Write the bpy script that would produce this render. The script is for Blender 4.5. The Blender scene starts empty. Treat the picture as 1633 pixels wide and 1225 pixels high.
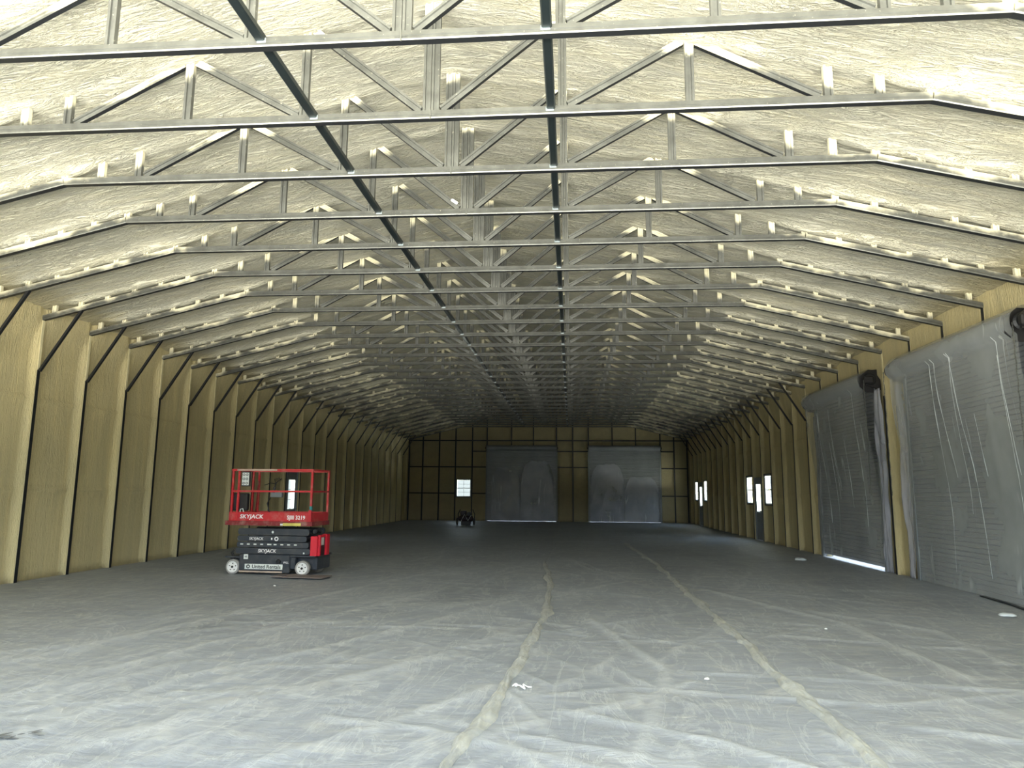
import bpy, math, random
from mathutils import Vector, Matrix, noise as mnoise
random.seed(7)
SC = bpy.context.scene
COL = SC.collection

# ------------------------------------------------------------------ camera
W = 7.7875; A_ = 4.746; ZC = 5.182; ZE = 4.444      # half width, chord knee x, chord soffit, chord soffit at wall
D0 = 5.2193; S = 1.2192; D = 39.50                  # first truss, spacing, end wall
Y0 = -1.3                                           # open end behind the camera
F, PIT, YAW, ROLL = 1127.44, .1531, .0837, .0081
cy, sy, cp, sp = math.cos(YAW), math.sin(YAW), math.cos(PIT), math.sin(PIT)
fw = Vector((-sy*cp, cy*cp, sp)); rt = Vector((cy, sy, 0)); up = rt.cross(fw)
rt, up = rt*math.cos(ROLL)+up*math.sin(ROLL), up*math.cos(ROLL)-rt*math.sin(ROLL)
cd = bpy.data.cameras.new('camera'); cam = bpy.data.objects.new('camera', cd); COL.objects.link(cam)
cd.sensor_width = 36; cd.lens = F/1633*36; cd.clip_end = 300
m = Matrix.Identity(4)
for i in range(3):
    m[i][0] = rt[i]; m[i][1] = up[i]; m[i][2] = -fw[i]
m[0][3], m[1][3], m[2][3] = 1.3687, 0, 1.5328
cam.matrix_world = m
SC.camera = cam

# ------------------------------------------------------------------ sky, daylight, exposure
SC.view_settings.view_transform = 'Standard'; SC.view_settings.look = 'None'
SC.view_settings.gamma = 1; SC.view_settings.use_curve_mapping = False
SC.view_settings.exposure = 1.78
wd = bpy.data.worlds.new('sky'); SC.world = wd; wd.use_nodes = True
nt = wd.node_tree; nt.nodes.clear()
out = nt.nodes.new('ShaderNodeOutputWorld'); bg = nt.nodes.new('ShaderNodeBackground')
tc = nt.nodes.new('ShaderNodeTexCoord'); sx = nt.nodes.new('ShaderNodeSeparateXYZ'); rp = nt.nodes.new('ShaderNodeValToRGB')
mr = nt.nodes.new('ShaderNodeMapRange'); mr.inputs[1].default_value = -1; mr.inputs[2].default_value = 1
nt.links.new(tc.outputs['Generated'], sx.inputs[0]); nt.links.new(sx.outputs[2], mr.inputs[0]); nt.links.new(mr.outputs[0], rp.inputs[0])
cr = rp.color_ramp                                   # sunlit gravel below the horizon, hazy sky above it
cr.elements[0].position = 0; cr.elements[0].color = (3.5, 3.36, 2.95, 1)
cr.elements[1].position = 1; cr.elements[1].color = (.5, .66, .98, 1)
for p, c in ((.405, (3.1, 2.98, 2.65, 1)), (.452, (.12, .122, .118, 1)), (.50, (.096, .102, .105, 1)), (.535, (.10, .107, .111, 1)), (.57, (.62, .73, .86, 1)), (.75, (.64, .78, 1.0, 1))):  # dark horizon band added to cut the light on the end wall
    e = cr.elements.new(p); e.color = c
# unseen horizon darkened further towards -y, added to dim the far end
rb = nt.nodes.new('ShaderNodeValToRGB'); nt.links.new(mr.outputs[0], rb.inputs[0]); eb = rb.color_ramp.elements
eb[0].position = .44; eb[0].color = (0, 0, 0, 1); eb[1].position = .455; eb[1].color = (1, 1, 1, 1)
for p, c in ((.535, 1), (.56, 0)):
    e = eb.new(p); e.color = (c, c, c, 1)
my = nt.nodes.new('ShaderNodeMapRange'); my.inputs[1].default_value = -.2; my.inputs[2].default_value = -.6
my.inputs[3].default_value = 0; my.inputs[4].default_value = .72; nt.links.new(sx.outputs[1], my.inputs[0])
mm = nt.nodes.new('ShaderNodeMath'); mm.operation = 'MULTIPLY'; nt.links.new(rb.outputs[0], mm.inputs[0]); nt.links.new(my.outputs[0], mm.inputs[1])
mxw = nt.nodes.new('ShaderNodeMix'); mxw.data_type = 'RGBA'; nt.links.new(mm.outputs[0], mxw.inputs[0]); nt.links.new(rp.outputs[0], mxw.inputs[6])
mxw.inputs[7].default_value = (.02, .024, .02, 1)
nt.links.new(mxw.outputs[2], bg.inputs[0]); bg.inputs[1].default_value = 3.0
nt.links.new(bg.outputs[0], out.inputs[0])
pl = bpy.data.lights.new('daylight_portal', 'AREA'); pl.shape = 'RECTANGLE'; pl.size = 15.6; pl.size_y = 6.6
pl.cycles.is_portal = True
po = bpy.data.objects.new('daylight_portal', pl); COL.objects.link(po)
po.location = (0, Y0-.05, 3.3); po.rotation_euler = (math.radians(90), 0, 0)
SC.cycles.max_bounces = 12; SC.cycles.diffuse_bounces = 8; SC.cycles.transparent_max_bounces = 12
SC.cycles.sample_clamp_indirect = 8

# ------------------------------------------------------------------ materials
def newmat(name):
    M = bpy.data.materials.new(name); M.use_nodes = True
    n = M.node_tree.nodes; l = M.node_tree.links
    return M, n, l, n['Principled BSDF']
def N(n, t, **k):
    o = n.new(t)
    for a, b in k.items(): setattr(o, a, b)
    return o
def noise_node(n, l, scale, vec=None, detail=4, rough=.55, dist=0, mapscale=None, rot=None):
    t = N(n, 'ShaderNodeTexNoise'); t.inputs['Scale'].default_value = scale; t.inputs['Detail'].default_value = detail
    t.inputs['Roughness'].default_value = rough; t.inputs['Distortion'].default_value = dist
    if vec is None:
        vec = N(n, 'ShaderNodeTexCoord').outputs['Object']
    if mapscale or rot:
        mp = N(n, 'ShaderNodeMapping')
        if mapscale: mp.inputs['Scale'].default_value = mapscale
        if rot: mp.inputs['Rotation'].default_value = rot
        l.new(vec, mp.inputs['Vector']); vec = mp.outputs[0]
    l.new(vec, t.inputs['Vector'])
    return t
def ramp(n, l, src, stops):
    r = N(n, 'ShaderNodeValToRGB'); e = r.color_ramp.elements
    while len(e) > 1: e.remove(e[-1])
    e[0].position = stops[0][0]; c = stops[0][1]; e[0].color = (*c, 1) if len(c) == 3 else c
    for p, c in stops[1:]:
        k = e.new(p); k.color = (*c, 1)
    l.new(src, r.inputs[0]); return r
def g(v): return (v, v, v)
def math_node(n, l, op, a, b=None, c=None):
    q = N(n, 'ShaderNodeMath', operation=op)
    for i, v in enumerate((a, b, c)):
        if v is None: continue
        if isinstance(v, (int, float)): q.inputs[i].default_value = v
        else: l.new(v, q.inputs[i])
    return q.outputs[0]
def mixc(n, l, fac, a, b, mode='MIX'):
    q = N(n, 'ShaderNodeMix', data_type='RGBA', blend_type=mode)
    for i, v in ((0, fac), (6, a), (7, b)):
        if isinstance(v, (int, float)): q.inputs[i].default_value = v
        elif isinstance(v, tuple): q.inputs[i].default_value = (*v, 1) if len(v) == 3 else v
        else: l.new(v, q.inputs[i])
    return q.outputs[2]
def bump(n, l, height, strength, dist, prev=None):
    b = N(n, 'ShaderNodeBump'); b.inputs['Strength'].default_value = strength; b.inputs['Distance'].default_value = dist
    l.new(height, b.inputs['Height'])
    if prev is not None: l.new(prev, b.inputs['Normal'])
    return b.outputs[0]

def plain(name, col, rough=.5, metal=0, var=.0, scale=6):
    M, n, l, b = newmat(name)
    b.inputs['Roughness'].default_value = rough; b.inputs['Metallic'].default_value = metal
    t = noise_node(n, l, scale, detail=5)
    v = max(var, .06)
    r = ramp(n, l, t.outputs[0], [(.3, tuple(c*(1-v) for c in col)), (.7, tuple(min(1, c*(1+v)) for c in col))])
    l.new(r.outputs[0], b.inputs['Base Color'])
    return M

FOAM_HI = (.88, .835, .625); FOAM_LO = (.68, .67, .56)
def foam_material(name, hi, lo, mapscale, fine, wave=True):
    M, n, l, b = newmat(name); b.inputs['Roughness'].default_value = .75
    b.inputs['Specular IOR Level'].default_value = .25
    geo = N(n, 'ShaderNodeNewGeometry')
    pos = geo.outputs['Position']
    big = noise_node(n, l, .45, pos, detail=3, rough=.5, mapscale=(.7, 1, 1))
    mid = noise_node(n, l, 1.6, pos, detail=6, rough=.65, dist=.8, mapscale=mapscale)
    col = ramp(n, l, mid.outputs[0], [(.32, lo), (.52, tuple((a+b_)/2 for a, b_ in zip(hi, lo))), (.68, hi)])
    c2 = mixc(n, l, math_node(n, l, 'MULTIPLY', ramp(n, l, big.outputs[0], [(.35, g(0)), (.65, g(1))]).outputs[0], .55), col.outputs[0], lo)
    if wave:                                         # the eaves were sprayed with the yellower wall foam
        s = N(n, 'ShaderNodeSeparateXYZ'); l.new(pos, s.inputs[0])
        q = math_node(n, l, 'ADD', math_node(n, l, 'ABSOLUTE', s.outputs[0]), math_node(n, l, 'MULTIPLY', math_node(n, l, 'SUBTRACT', mid.outputs[0], .5), .8))
        mr_ = N(n, 'ShaderNodeMapRange', interpolation_type='SMOOTHSTEP'); l.new(q, mr_.inputs[0])
        mr_.inputs[1].default_value = W-.85; mr_.inputs[2].default_value = W-.1; mr_.inputs[4].default_value = .85
        c2 = mixc(n, l, mr_.outputs[0], c2, (.63, .56, .34))
    l.new(c2, b.inputs['Base Color'])
    # crinkled skin: ridged, stretched noise
    r1 = noise_node(n, l, 3.2, pos, detail=7, rough=.62, dist=1.6, mapscale=mapscale)
    rid = math_node(n, l, 'ABSOLUTE', math_node(n, l, 'SUBTRACT', r1.outputs[0], .5))
    rid = math_node(n, l, 'POWER', rid, .6)
    f1 = noise_node(n, l, fine, pos, detail=4, rough=.6, mapscale=tuple(.5+.5*q for q in mapscale))
    nb = bump(n, l, rid, 1.0 if wave else .45, .16 if wave else .07)
    nb = bump(n, l, f1.outputs[0], .6, .03, nb)
    l.new(nb, b.inputs['Normal'])
    return M
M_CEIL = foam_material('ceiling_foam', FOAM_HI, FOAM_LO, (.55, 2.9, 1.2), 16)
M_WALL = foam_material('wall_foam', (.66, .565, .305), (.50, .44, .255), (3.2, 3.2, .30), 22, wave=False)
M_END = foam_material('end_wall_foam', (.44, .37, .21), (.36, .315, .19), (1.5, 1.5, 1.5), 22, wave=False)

def metal_material(name, col, foam=True):
    """galvanised steel, its ends near the roof covered by cream overspray"""
    M, n, l, b = newmat(name)
    geo = N(n, 'ShaderNodeNewGeometry'); pos = geo.outputs['Position']
    t = noise_node(n, l, 5, pos, detail=6, rough=.6)
    t2 = noise_node(n, l, 40, pos, detail=2)
    c = ramp(n, l, t.outputs[0], [(.3, tuple(q*.72 for q in col)), (.55, col), (.75, tuple(min(1, q*1.25) for q in col))])
    sp_ = ramp(n, l, t2.outputs[0], [(.70, g(0)), (.74, g(1))])
    c = mixc(n, l, math_node(n, l, 'MULTIPLY', sp_.outputs[0], .5), c.outputs[0], (.65, .63, .5))
    if foam:
        s = N(n, 'ShaderNodeSeparateXYZ'); l.new(pos, s.inputs[0])
        ax = math_node(n, l, 'ABSOLUTE', s.outputs[0])
        zc = math_node(n, l, 'SUBTRACT', 6.49, math_node(n, l, 'MULTIPLY', ax, .235))
        dist = math_node(n, l, 'SUBTRACT', zc, s.outputs[2])
        nn = noise_node(n, l, 2.3, pos, detail=4)
        wob = math_node(n, l, 'MULTIPLY', math_node(n, l, 'SUBTRACT', nn.outputs[0], .5), .42)
        dd = math_node(n, l, 'ADD', dist, wob)
        mr_ = N(n, 'ShaderNodeMapRange', interpolation_type='SMOOTHSTEP'); l.new(dd, mr_.inputs[0])
        mr_.inputs[1].default_value = .19; mr_.inputs[2].default_value = .07; mr_.inputs[3].default_value = 0; mr_.inputs[4].default_value = 1
        fac = mr_.outputs[0]
        c = mixc(n, l, fac, c, (.66, .625, .45))
        l.new(math_node(n, l, 'MULTIPLY', math_node(n, l, 'SUBTRACT', 1, fac), .55), b.inputs['Metallic'])
        l.new(math_node(n, l, 'ADD', math_node(n, l, 'MULTIPLY', fac, .4), .4), b.inputs['Roughness'])
    else:
        b.inputs['Metallic'].default_value = .55; b.inputs['Roughness'].default_value = .4
    l.new(c, b.inputs['Base Color'])
    return M
M_STEEL = metal_material('galvanised_steel', (.15, .156, .143))
M_DARK = plain('dark_bare_flange', (.018, .020, .022), .45, .3)
M_BRACE = plain('dark_brace_steel', (.03, .042, .045), .3, .6)
M_SHINY = plain('weld_highlight', (.34, .40, .42), .3, .5)  # pale tone stands in for the shine on the welds
M_FOAMP = plain('sprayed_post', (.66, .60, .37), .8, 0, .12)
M_GREY = plain('grey_door_paint', (.20, .22, .225), .45)
M_WHITE = plain('white_plastic', (.78, .80, .78), .4)
M_BLACK = plain('black_plastic', (.012, .012, .013), .5)

def slat_material():
    M, n, l, b = newmat('door_slats'); b.inputs['Roughness'].default_value = .38; b.inputs['Metallic'].default_value = .25
    t = noise_node(n, l, 1.2, detail=5)
    r = ramp(n, l, t.outputs[0], [(.3, (.205, .22, .235)), (.7, (.26, .275, .295))]); l.new(r.outputs[0], b.inputs['Base Color'])
    return M
M_SLAT = slat_material()

def film_material(name, dens=.25, axis='Z', tint=(.62, .66, .66)):
    """thin polythene: mostly clear, milky fold streaks carry painted wrinkle highlights"""
    M, n, l, b = newmat(name)
    b.inputs['Base Color'].default_value = (*tint, 1); b.inputs['Roughness'].default_value = .22
    b.inputs['Specular IOR Level'].default_value = .6
    geo = N(n, 'ShaderNodeNewGeometry'); pos = geo.outputs['Position']
    sc = {'Z': (2.2, 2.2, .14)}[axis]
    t = noise_node(n, l, 1.1, pos, detail=2.5, rough=.5, dist=.4, mapscale=sc)
    rid = math_node(n, l, 'ABSOLUTE', math_node(n, l, 'SUBTRACT', t.outputs[0], .5))
    line = ramp(n, l, rid, [(0, g(1)), (.006, g(.75)), (.014, g(0))])  # thin pale lines standing in for highlights on the wrinkles
    t2 = noise_node(n, l, .7, pos, detail=4, rough=.6)
    haze = ramp(n, l, t2.outputs[0], [(.35, g(dens*.85)), (.65, g(dens*1.2))])
    gate = ramp(n, l, noise_node(n, l, .9, pos, detail=2).outputs[0], [(.55, g(0)), (.68, g(.5))])
    al = math_node(n, l, 'ADD', haze.outputs[0], math_node(n, l, 'MULTIPLY', line.outputs[0], gate.outputs[0]))
    l.new(math_node(n, l, 'MINIMUM', al, .95), b.inputs['Alpha'])
    l.new(bump(n, l, t.outputs[0], .2, .05), b.inputs['Normal'])
    return M
M_FILM = film_material('clear_polythene', .36)
M_FILM2 = film_material('milky_polythene', .42, tint=(.56, .58, .66))
M_FOLD = plain('polythene_fold', (.60, .65, .65), .3)

def sheet_material(name, col, dusty):
    M, n, l, b = newmat(name)
    geo = N(n, 'ShaderNodeNewGeometry'); pos = geo.outputs['Position']
    t1 = noise_node(n, l, .5, pos, detail=6, rough=.6, dist=.5)
    t2 = noise_node(n, l, 2.5, pos, detail=8, rough=.75, dist=1.2, mapscale=(.6, 1.9, 1))
    t3 = noise_node(n, l, 1.1, pos, detail=7, rough=.6, dist=2.0, mapscale=(1.4, .5, 1), rot=(0, 0, -.7))
    c = ramp(n, l, t1.outputs[0], [(.3, tuple(q*.82 for q in col)), (.7, tuple(q*1.12 for q in col))])
    c = mixc(n, l, math_node(n, l, 'MULTIPLY', ramp(n, l, t2.outputs[0], [(.48, g(0)), (.66, g(1))]).outputs[0], .5), c.outputs[0], dusty)
    t4 = noise_node(n, l, 9, pos, detail=8, rough=.8, dist=.6, mapscale=(.45, 1.6, 1))
    c = mixc(n, l, math_node(n, l, 'MULTIPLY', ramp(n, l, t4.outputs[0], [(.52, g(0)), (.7, g(1))]).outputs[0], .35), c, (.48, .515, .53))
    c = mixc(n, l, math_node(n, l, 'MULTIPLY', ramp(n, l, t4.outputs[0], [(.3, g(1)), (.47, g(0))]).outputs[0], .30), c, (.22, .23, .22))
    rid = math_node(n, l, 'ABSOLUTE', math_node(n, l, 'SUBTRACT', t3.outputs[0], .5))
    ln = ramp(n, l, rid, [(0, g(1)), (.012, g(.4)), (.03, g(0))])
    c = mixc(n, l, math_node(n, l, 'MULTIPLY', ln.outputs[0], .16), c, (.72, .74, .70))
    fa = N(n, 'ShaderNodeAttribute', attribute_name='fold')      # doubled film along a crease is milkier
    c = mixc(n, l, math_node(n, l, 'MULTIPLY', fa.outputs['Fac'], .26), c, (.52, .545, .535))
    l.new(c, b.inputs['Base Color'])
    b.inputs['Roughness'].default_value = .5
    b.inputs['Specular IOR Level'].default_value = .4
    nb = bump(n, l, ln.outputs[0], .25, .012)
    nb = bump(n, l, t2.outputs[0], .55, .035, nb)
    f = noise_node(n, l, 14, pos, detail=5, rough=.7, dist=1.5, mapscale=(.5, 1.5, 1))
    nb = bump(n, l, f.outputs[0], .35, .012, nb)
    l.new(nb, b.inputs['Normal'])
    return M
M_SHEET = sheet_material('dusty_polythene', (.225, .248, .272), (.36, .365, .335))
M_SEAM = sheet_material('dusty_fold', (.30, .315, .30), (.47, .46, .37))
M_CONC = plain('concrete', (.30, .30, .29), .8, 0, .15, 2)

# ------------------------------------------------------------------ mesh helpers
class MB:
    def __init__(s): s.v = []; s.f = []; s.mi = []
    def face(s, idx, mi=0): s.f.append(idx); s.mi.append(mi)
    def box(s, x0, x1, y0, y1, z0, z1, mi=0, bev=0):
        if bev:
            b = min(bev, (x1-x0)*.45, (y1-y0)*.45, (z1-z0)*.45)
            pts = []
            for sx_, sy_, sz_ in [(i, j, k) for i in (0, 1) for j in (0, 1) for k in (0, 1)]:
                X, Y, Z = (x0, x1)[sx_], (y0, y1)[sy_], (z0, z1)[sz_]
                dx, dy, dz = (b, -b)[sx_], (b, -b)[sy_], (b, -b)[sz_]
                pts += [(X, Y+dy, Z+dz), (X+dx, Y, Z+dz), (X+dx, Y+dy, Z)]
            o = len(s.v); s.v += pts
            def P(i, j, k, a): return o+(i*4+j*2+k)*3+a
            F_ = []
            for i in (0, 1): F_.append([P(i,0,0,0), P(i,0,1,0), P(i,1,1,0), P(i,1,0,0)][::(1 if i == 0 else -1)])
            for j in (0, 1): F_.append([P(0,j,0,1), P(1,j,0,1), P(1,j,1,1), P(0,j,1,1)][::(1 if j == 0 else -1)])
            for k in (0, 1): F_.append([P(0,0,k,2), P(0,1,k,2), P(1,1,k,2), P(1,0,k,2)][::(1 if k == 0 else -1)])
            for j in (0, 1):
                for k in (0, 1): F_.append([P(0,j,k,1), P(1,j,k,1), P(1,j,k,2), P(0,j,k,2)][::(1 if j != k else -1)])
            for i in (0, 1):
                for k in (0, 1): F_.append([P(i,0,k,0), P(i,1,k,0), P(i,1,k,2), P(i,0,k,2)][::(1 if i == k else -1)])
            for i in (0, 1):
                for j in (0, 1): F_.append([P(i,j,0,0), P(i,j,1,0), P(i,j,1,1), P(i,j,0,1)][::(1 if i != j else -1)])
            for i in (0, 1):
                for j in (0, 1):
                    for k in (0, 1): F_.append([P(i,j,k,0), P(i,j,k,1), P(i,j,k,2)][::(1 if (i+j+k) % 2 == 0 else -1)])
            for f_ in F_: s.face(f_, mi)
            return s
        o = len(s.v)
        s.v += [(x0,y0,z0),(x1,y0,z0),(x1,y1,z0),(x0,y1,z0),(x0,y0,z1),(x1,y0,z1),(x1,y1,z1),(x0,y1,z1)]
        for f_ in ((0,3,2,1),(4,5,6,7),(0,1,5,4),(1,2,6,5),(2,3,7,6),(3,0,4,7)): s.face([o+i for i in f_], mi)
        return s
    def prism(s, prof, a, b, uax, vax, mi=0, mis=None):
        """sweep the closed profile (u,v) from a to b"""
        a = Vector(a); b = Vector(b); uax = Vector(uax); vax = Vector(vax); n = len(prof); o = len(s.v)
        for p in (a, b):
            for u, v in prof: s.v.append(tuple(p+uax*u+vax*v))
        for i in range(n):
            j = (i+1) % n; s.face([o+i, o+j, o+n+j, o+n+i], mis[i] if mis else mi)
        s.face([o+i for i in range(n)][::-1], mi); s.face([o+n+i for i in range(n)], mi)
        return s
    def bar(s, a, b, w, h=None, mi=0, ref=(0, 0, 1)):
        h = w if h is None else h
        a = Vector(a); b = Vector(b); d = (b-a).normalized(); r = Vector(ref)
        if abs(d.dot(r)) > .95: r = Vector((0, 1, 0))
        u = d.cross(r).normalized(); v = u.cross(d)
        return s.prism([(-w/2,-h/2),(w/2,-h/2),(w/2,h/2),(-w/2,h/2)], a, b, u, v, mi)
    def tube(s, pts, r, seg=8, mi=0, cap=True):
        pts = [Vector(p) for p in pts]; rs = r if isinstance(r, (list, tuple)) else [r]*len(pts)
        o = len(s.v); pu = None
        for i, p in enumerate(pts):
            d = ((pts[min(i+1, len(pts)-1)]-pts[max(i-1, 0)])).normalized()
            if pu is None:
                q = Vector((0, 0, 1)) if abs(d.z) < .9 else Vector((0, 1, 0)); u = d.cross(q).normalized()
            else: u = (pu-d*pu.dot(d)).normalized()
            pu = u; v = d.cross(u)
            for k in range(seg):
                t = 2*math.pi*k/seg; s.v.append(tuple(p+(u*math.cos(t)+v*math.sin(t))*rs[i]))
        for i in range(len(pts)-1):
            for k in range(seg):
                k2 = (k+1) % seg; s.face([o+i*seg+k, o+i*seg+k2, o+(i+1)*seg+k2, o+(i+1)*seg+k], mi)
        if cap:
            s.face([o+k for k in range(seg)][::-1], mi); s.face([o+(len(pts)-1)*seg+k for k in range(seg)], mi)
        return s
    def lathe(s, prof, c, axis='y', seg=24, mi=0, mis=None):
        """prof: (radius, along) list"""
        o = len(s.v); c = Vector(c)
        for r, h in prof:
            for k in range(seg):
                t = 2*math.pi*k/seg; a, b = r*math.cos(t), r*math.sin(t)
                s.v.append(tuple(c+Vector({'y': (a, h, b), 'x': (h, a, b), 'z': (a, b, h)}[axis])))
        for i in range(len(prof)-1):
            for k in range(seg):
                k2 = (k+1) % seg; s.face([o+i*seg+k, o+i*seg+k2, o+(i+1)*seg+k2, o+(i+1)*seg+k], mis[i] if mis else mi)
        return s
    def build(s, name, mats, parent=None, smooth=False):
        me = bpy.data.meshes.new(name); me.from_pydata(s.v, [], s.f)
        if not isinstance(mats, (list, tuple)): mats = [mats]
        for q in mats: me.materials.append(q)
        me.polygons.foreach_set('material_index', s.mi)
        if smooth: me.polygons.foreach_set('use_smooth', [True]*len(s.f))
        me.update()
        o = bpy.data.objects.new(name, me); COL.objects.link(o)
        if parent: o.parent = parent
        return o
def tag(o, label=None, cat=None, group=None, kind=None):
    if label: o['label'] = label
    if cat: o['category'] = cat
    if group: o['group'] = group
    if kind: o['kind'] = kind
    return o
def thing(name, loc, label, cat, group=None, rz=0):
    o = bpy.data.objects.new(name, None); COL.objects.link(o); o.location = loc; o.rotation_euler = (0, 0, rz)
    o.empty_display_size = .2
    return tag(o, label, cat, group)
def structure(o, label=None): return tag(o, label, None, None, 'structure')
def dup(root, loc):
    r = root.copy(); COL.objects.link(r); r.location = loc
    for ch in list(root.children):
        c = ch.copy(); COL.objects.link(c); c.parent = r
        for q in list(ch.children):
            d = q.copy(); COL.objects.link(d); d.parent = c
    return r
def grid(mb, us, vs, fn, keep=None, flip=False, mi=0):
    o = len(mb.v); nv = len(vs)
    for u in us:
        for v in vs: mb.v.append(tuple(fn(u, v)))
    for i in range(len(us)-1):
        for j in range(nv-1):
            if keep and not keep((us[i]+us[i+1])/2, (vs[j]+vs[j+1])/2): continue
            q = [o+i*nv+j, o+(i+1)*nv+j, o+(i+1)*nv+j+1, o+i*nv+j+1]
            mb.face(q[::-1] if flip else q, mi)
    return mb
def lerp(a, b, n): return [a+(b-a)*i/n for i in range(n+1)]
def nz(x, y, z, s=1): return mnoise.noise(Vector((x*s, y*s, z*s)))
def sstep(t): t = max(0, min(1, t)); return t*t*(3-2*t)
def text(body, size, loc, rot, mat, parent, name='lettering', ext=.0015, squash=1, bold=0, shear=0):
    cu = bpy.data.curves.new(name, 'FONT'); cu.body = body; cu.size = size; cu.extrude = ext; cu.align_x = 'CENTER'; cu.align_y = 'CENTER'
    cu.offset = bold; cu.shear = shear; cu.resolution_u = 3
    t = bpy.data.objects.new('tmp', cu); COL.objects.link(t)
    dg = bpy.context.evaluated_depsgraph_get(); dg.update()
    me = bpy.data.meshes.new_from_object(t.evaluated_get(dg)); bpy.data.objects.remove(t)
    me.materials.clear(); me.materials.append(mat)
    o = bpy.data.objects.new(name, me); COL.objects.link(o); o.parent = parent
    o.location = loc; o.rotation_euler = rot; o.scale = (squash, 1, 1)
    return o
ORD = ('first second third fourth fifth sixth seventh eighth ninth tenth eleventh twelfth thirteenth fourteenth fifteenth sixteenth '
       'seventeenth eighteenth nineteenth twentieth twenty-first twenty-second twenty-third twenty-fourth twenty-fifth twenty-sixth '
       'twenty-seventh twenty-eighth twenty-ninth thirtieth').split()
def zc(x): return 6.49-.235*abs(x)
def ty(n): return D0+n*S
NT = 28

# ------------------------------------------------------------------ shell: floor, ceiling, walls
mb = MB(); mb.box(-W-.5, W+.5, Y0, D+.4, -.2, 0)
structure(mb.build('floor', M_CONC))

WX = W+.105                                           # face of the wall foam between posts
ys = []
n = -7
while ty(n) < D+.3:
    for o_ in (-.16, -.10, -.06, -.025, 0, .025, .06, .10, .16, .33, .60, .88): ys.append(ty(n)+o_)
    n += 1
ys = [y for y in sorted(ys) if Y0 < y < D+.1]; ys = [Y0]+ys+[D+.12]
def bulge(y, hw=.03, fo=.085):
    k = round((y-D0)/S); d = abs(y-ty(k))
    return 1-sstep((d-hw)/fo)
# ceiling
def ceil_pt(y, x):
    k = bulge(y, .03, .12); t = sstep((abs(x)-4.2)/.5)*(1-sstep((abs(x)-W+.55)/.45)); k *= 1-.8*sstep((abs(x)-W+.55)/.45)
    z = zc(x)-k*(.015+.05*t)
    a = .035*nz(x*.8, y*2.2, 3.1)+.018*nz(x*2.5, y*5, 9.3)+.02*nz(x*6, y*7, 5)*t*k
    if abs(x) < .5: z -= .03*(1-abs(x)/.5)
    return (x, y, z+a)
xs = lerp(-W-.2, W+.2, 150)
mb = grid(MB(), ys, xs, ceil_pt, flip=False)
ce = mb.build('ceiling', M_CEIL, smooth=True); structure(ce)
sm = ce.modifiers.new('thickness', 'SOLIDIFY'); sm.thickness = .12; sm.offset = -1

# side walls. holes: (y0, y1, z0, z1)
DOOR_R = [(10.35, 14.02), (15.46, 19.10)]            # two roll-up doors in the right wall
HR = [(a, b, -1, 3.90) for a, b in DOOR_R]
BAY = lambda k, a, b: (ty(k)+a, ty(k)+b)
WIN_R = [BAY(15, .22, 1.06), BAY(17, .20, 1.08), BAY(24, .22, 1.06), BAY(26, .20, 1.08)]
MAN_R = [BAY(16, .14, 1.08), BAY(25, .14, 1.08)]
for a, b in WIN_R: HR.append((a, b, 1.22, 2.20))
for a, b in MAN_R: HR.append((a, b, -1, 2.14))
MAN_L = BAY(14, .14, 1.08); HL = [(MAN_L[0], MAN_L[1], -1, 2.20)]
def side_wall(sgn, holes, name):
    yy = sorted(set([round(y, 4) for y in ys]+[h[0] for h in holes]+[h[1] for h in holes]))
    zz = sorted(set([round(z, 3) for z in lerp(0, 4.8, 32)]+[1.52, 1.58, 1.46, 3.0, 3.06, 3.12]+[h[i] for h in holes for i in (2, 3) if h[i] > 0]))
    def fn(y, z):
        b = bulge(y, .035, .055)
        for h in holes:
            if h[1]-h[0] > 3 and h[0]-.02 < y < h[1]+.02: b = 0 if z < h[3]-.01 else .85
        if sgn > 0 and 9.9 < y < 19.5 and z > 3.92: b = max(b, .85)
        gird = max(0, 1-abs(z-1.52)/.09)*.03+max(0, 1-abs(z-3.06)/.09)*.03
        nn = .035*nz(y*1.6, z*.5, 2.2*sgn)+.015*nz(y*5, z*2, 7)
        fil = .28*sstep((z-3.9)/.8)*(1-b)*.5         # foam thickens into the eave
        ed = .04*sstep((.15-z)/.15)
        return (sgn*(WX-b*.098-gird*(1-b)+nn*(1-b*.9)-fil+ed*0), y, z)
    def keep(y, z): return not any(h[0] < y < h[1] and h[2] < z < h[3] for h in holes)
    mb = grid(MB(), yy, zz, fn, keep, flip=(sgn > 0))
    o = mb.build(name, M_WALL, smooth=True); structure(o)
    md = o.modifiers.new('thickness', 'SOLIDIFY'); md.thickness = .12; md.offset = -1
    return o
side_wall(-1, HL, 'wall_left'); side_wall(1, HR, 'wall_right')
# end wall
DOOR_B = [(-3.30, .56), (2.36, 6.22)]
HB = [(a, b, -1, 3.84) for a, b in DOOR_B]+[(-5.02, -4.20, 1.30, 2.27)]
xx = sorted(set([round(v, 3) for v in lerp(-W-.15, W+.15, 60)]+[h[0] for h in HB]+[h[1] for h in HB]))
zz = sorted(set([round(v, 3) for v in lerp(0, 6.6, 40)]+[h[i] for h in HB for i in (2, 3) if h[i] > 0]))
mb = grid(MB(), xx, zz, lambda x, z: (x, D+.06+.02*nz(x*1.5, z*1.5, 4), min(z, zc(x)+.05)),
          lambda x, z: z < zc(x)+.15 and not any(h[0] < x < h[1] and h[2] < z < h[3] for h in HB))
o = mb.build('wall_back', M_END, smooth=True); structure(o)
md = o.modifiers.new('thickness', 'SOLIDIFY'); md.thickness = .12; md.offset = -1

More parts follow.
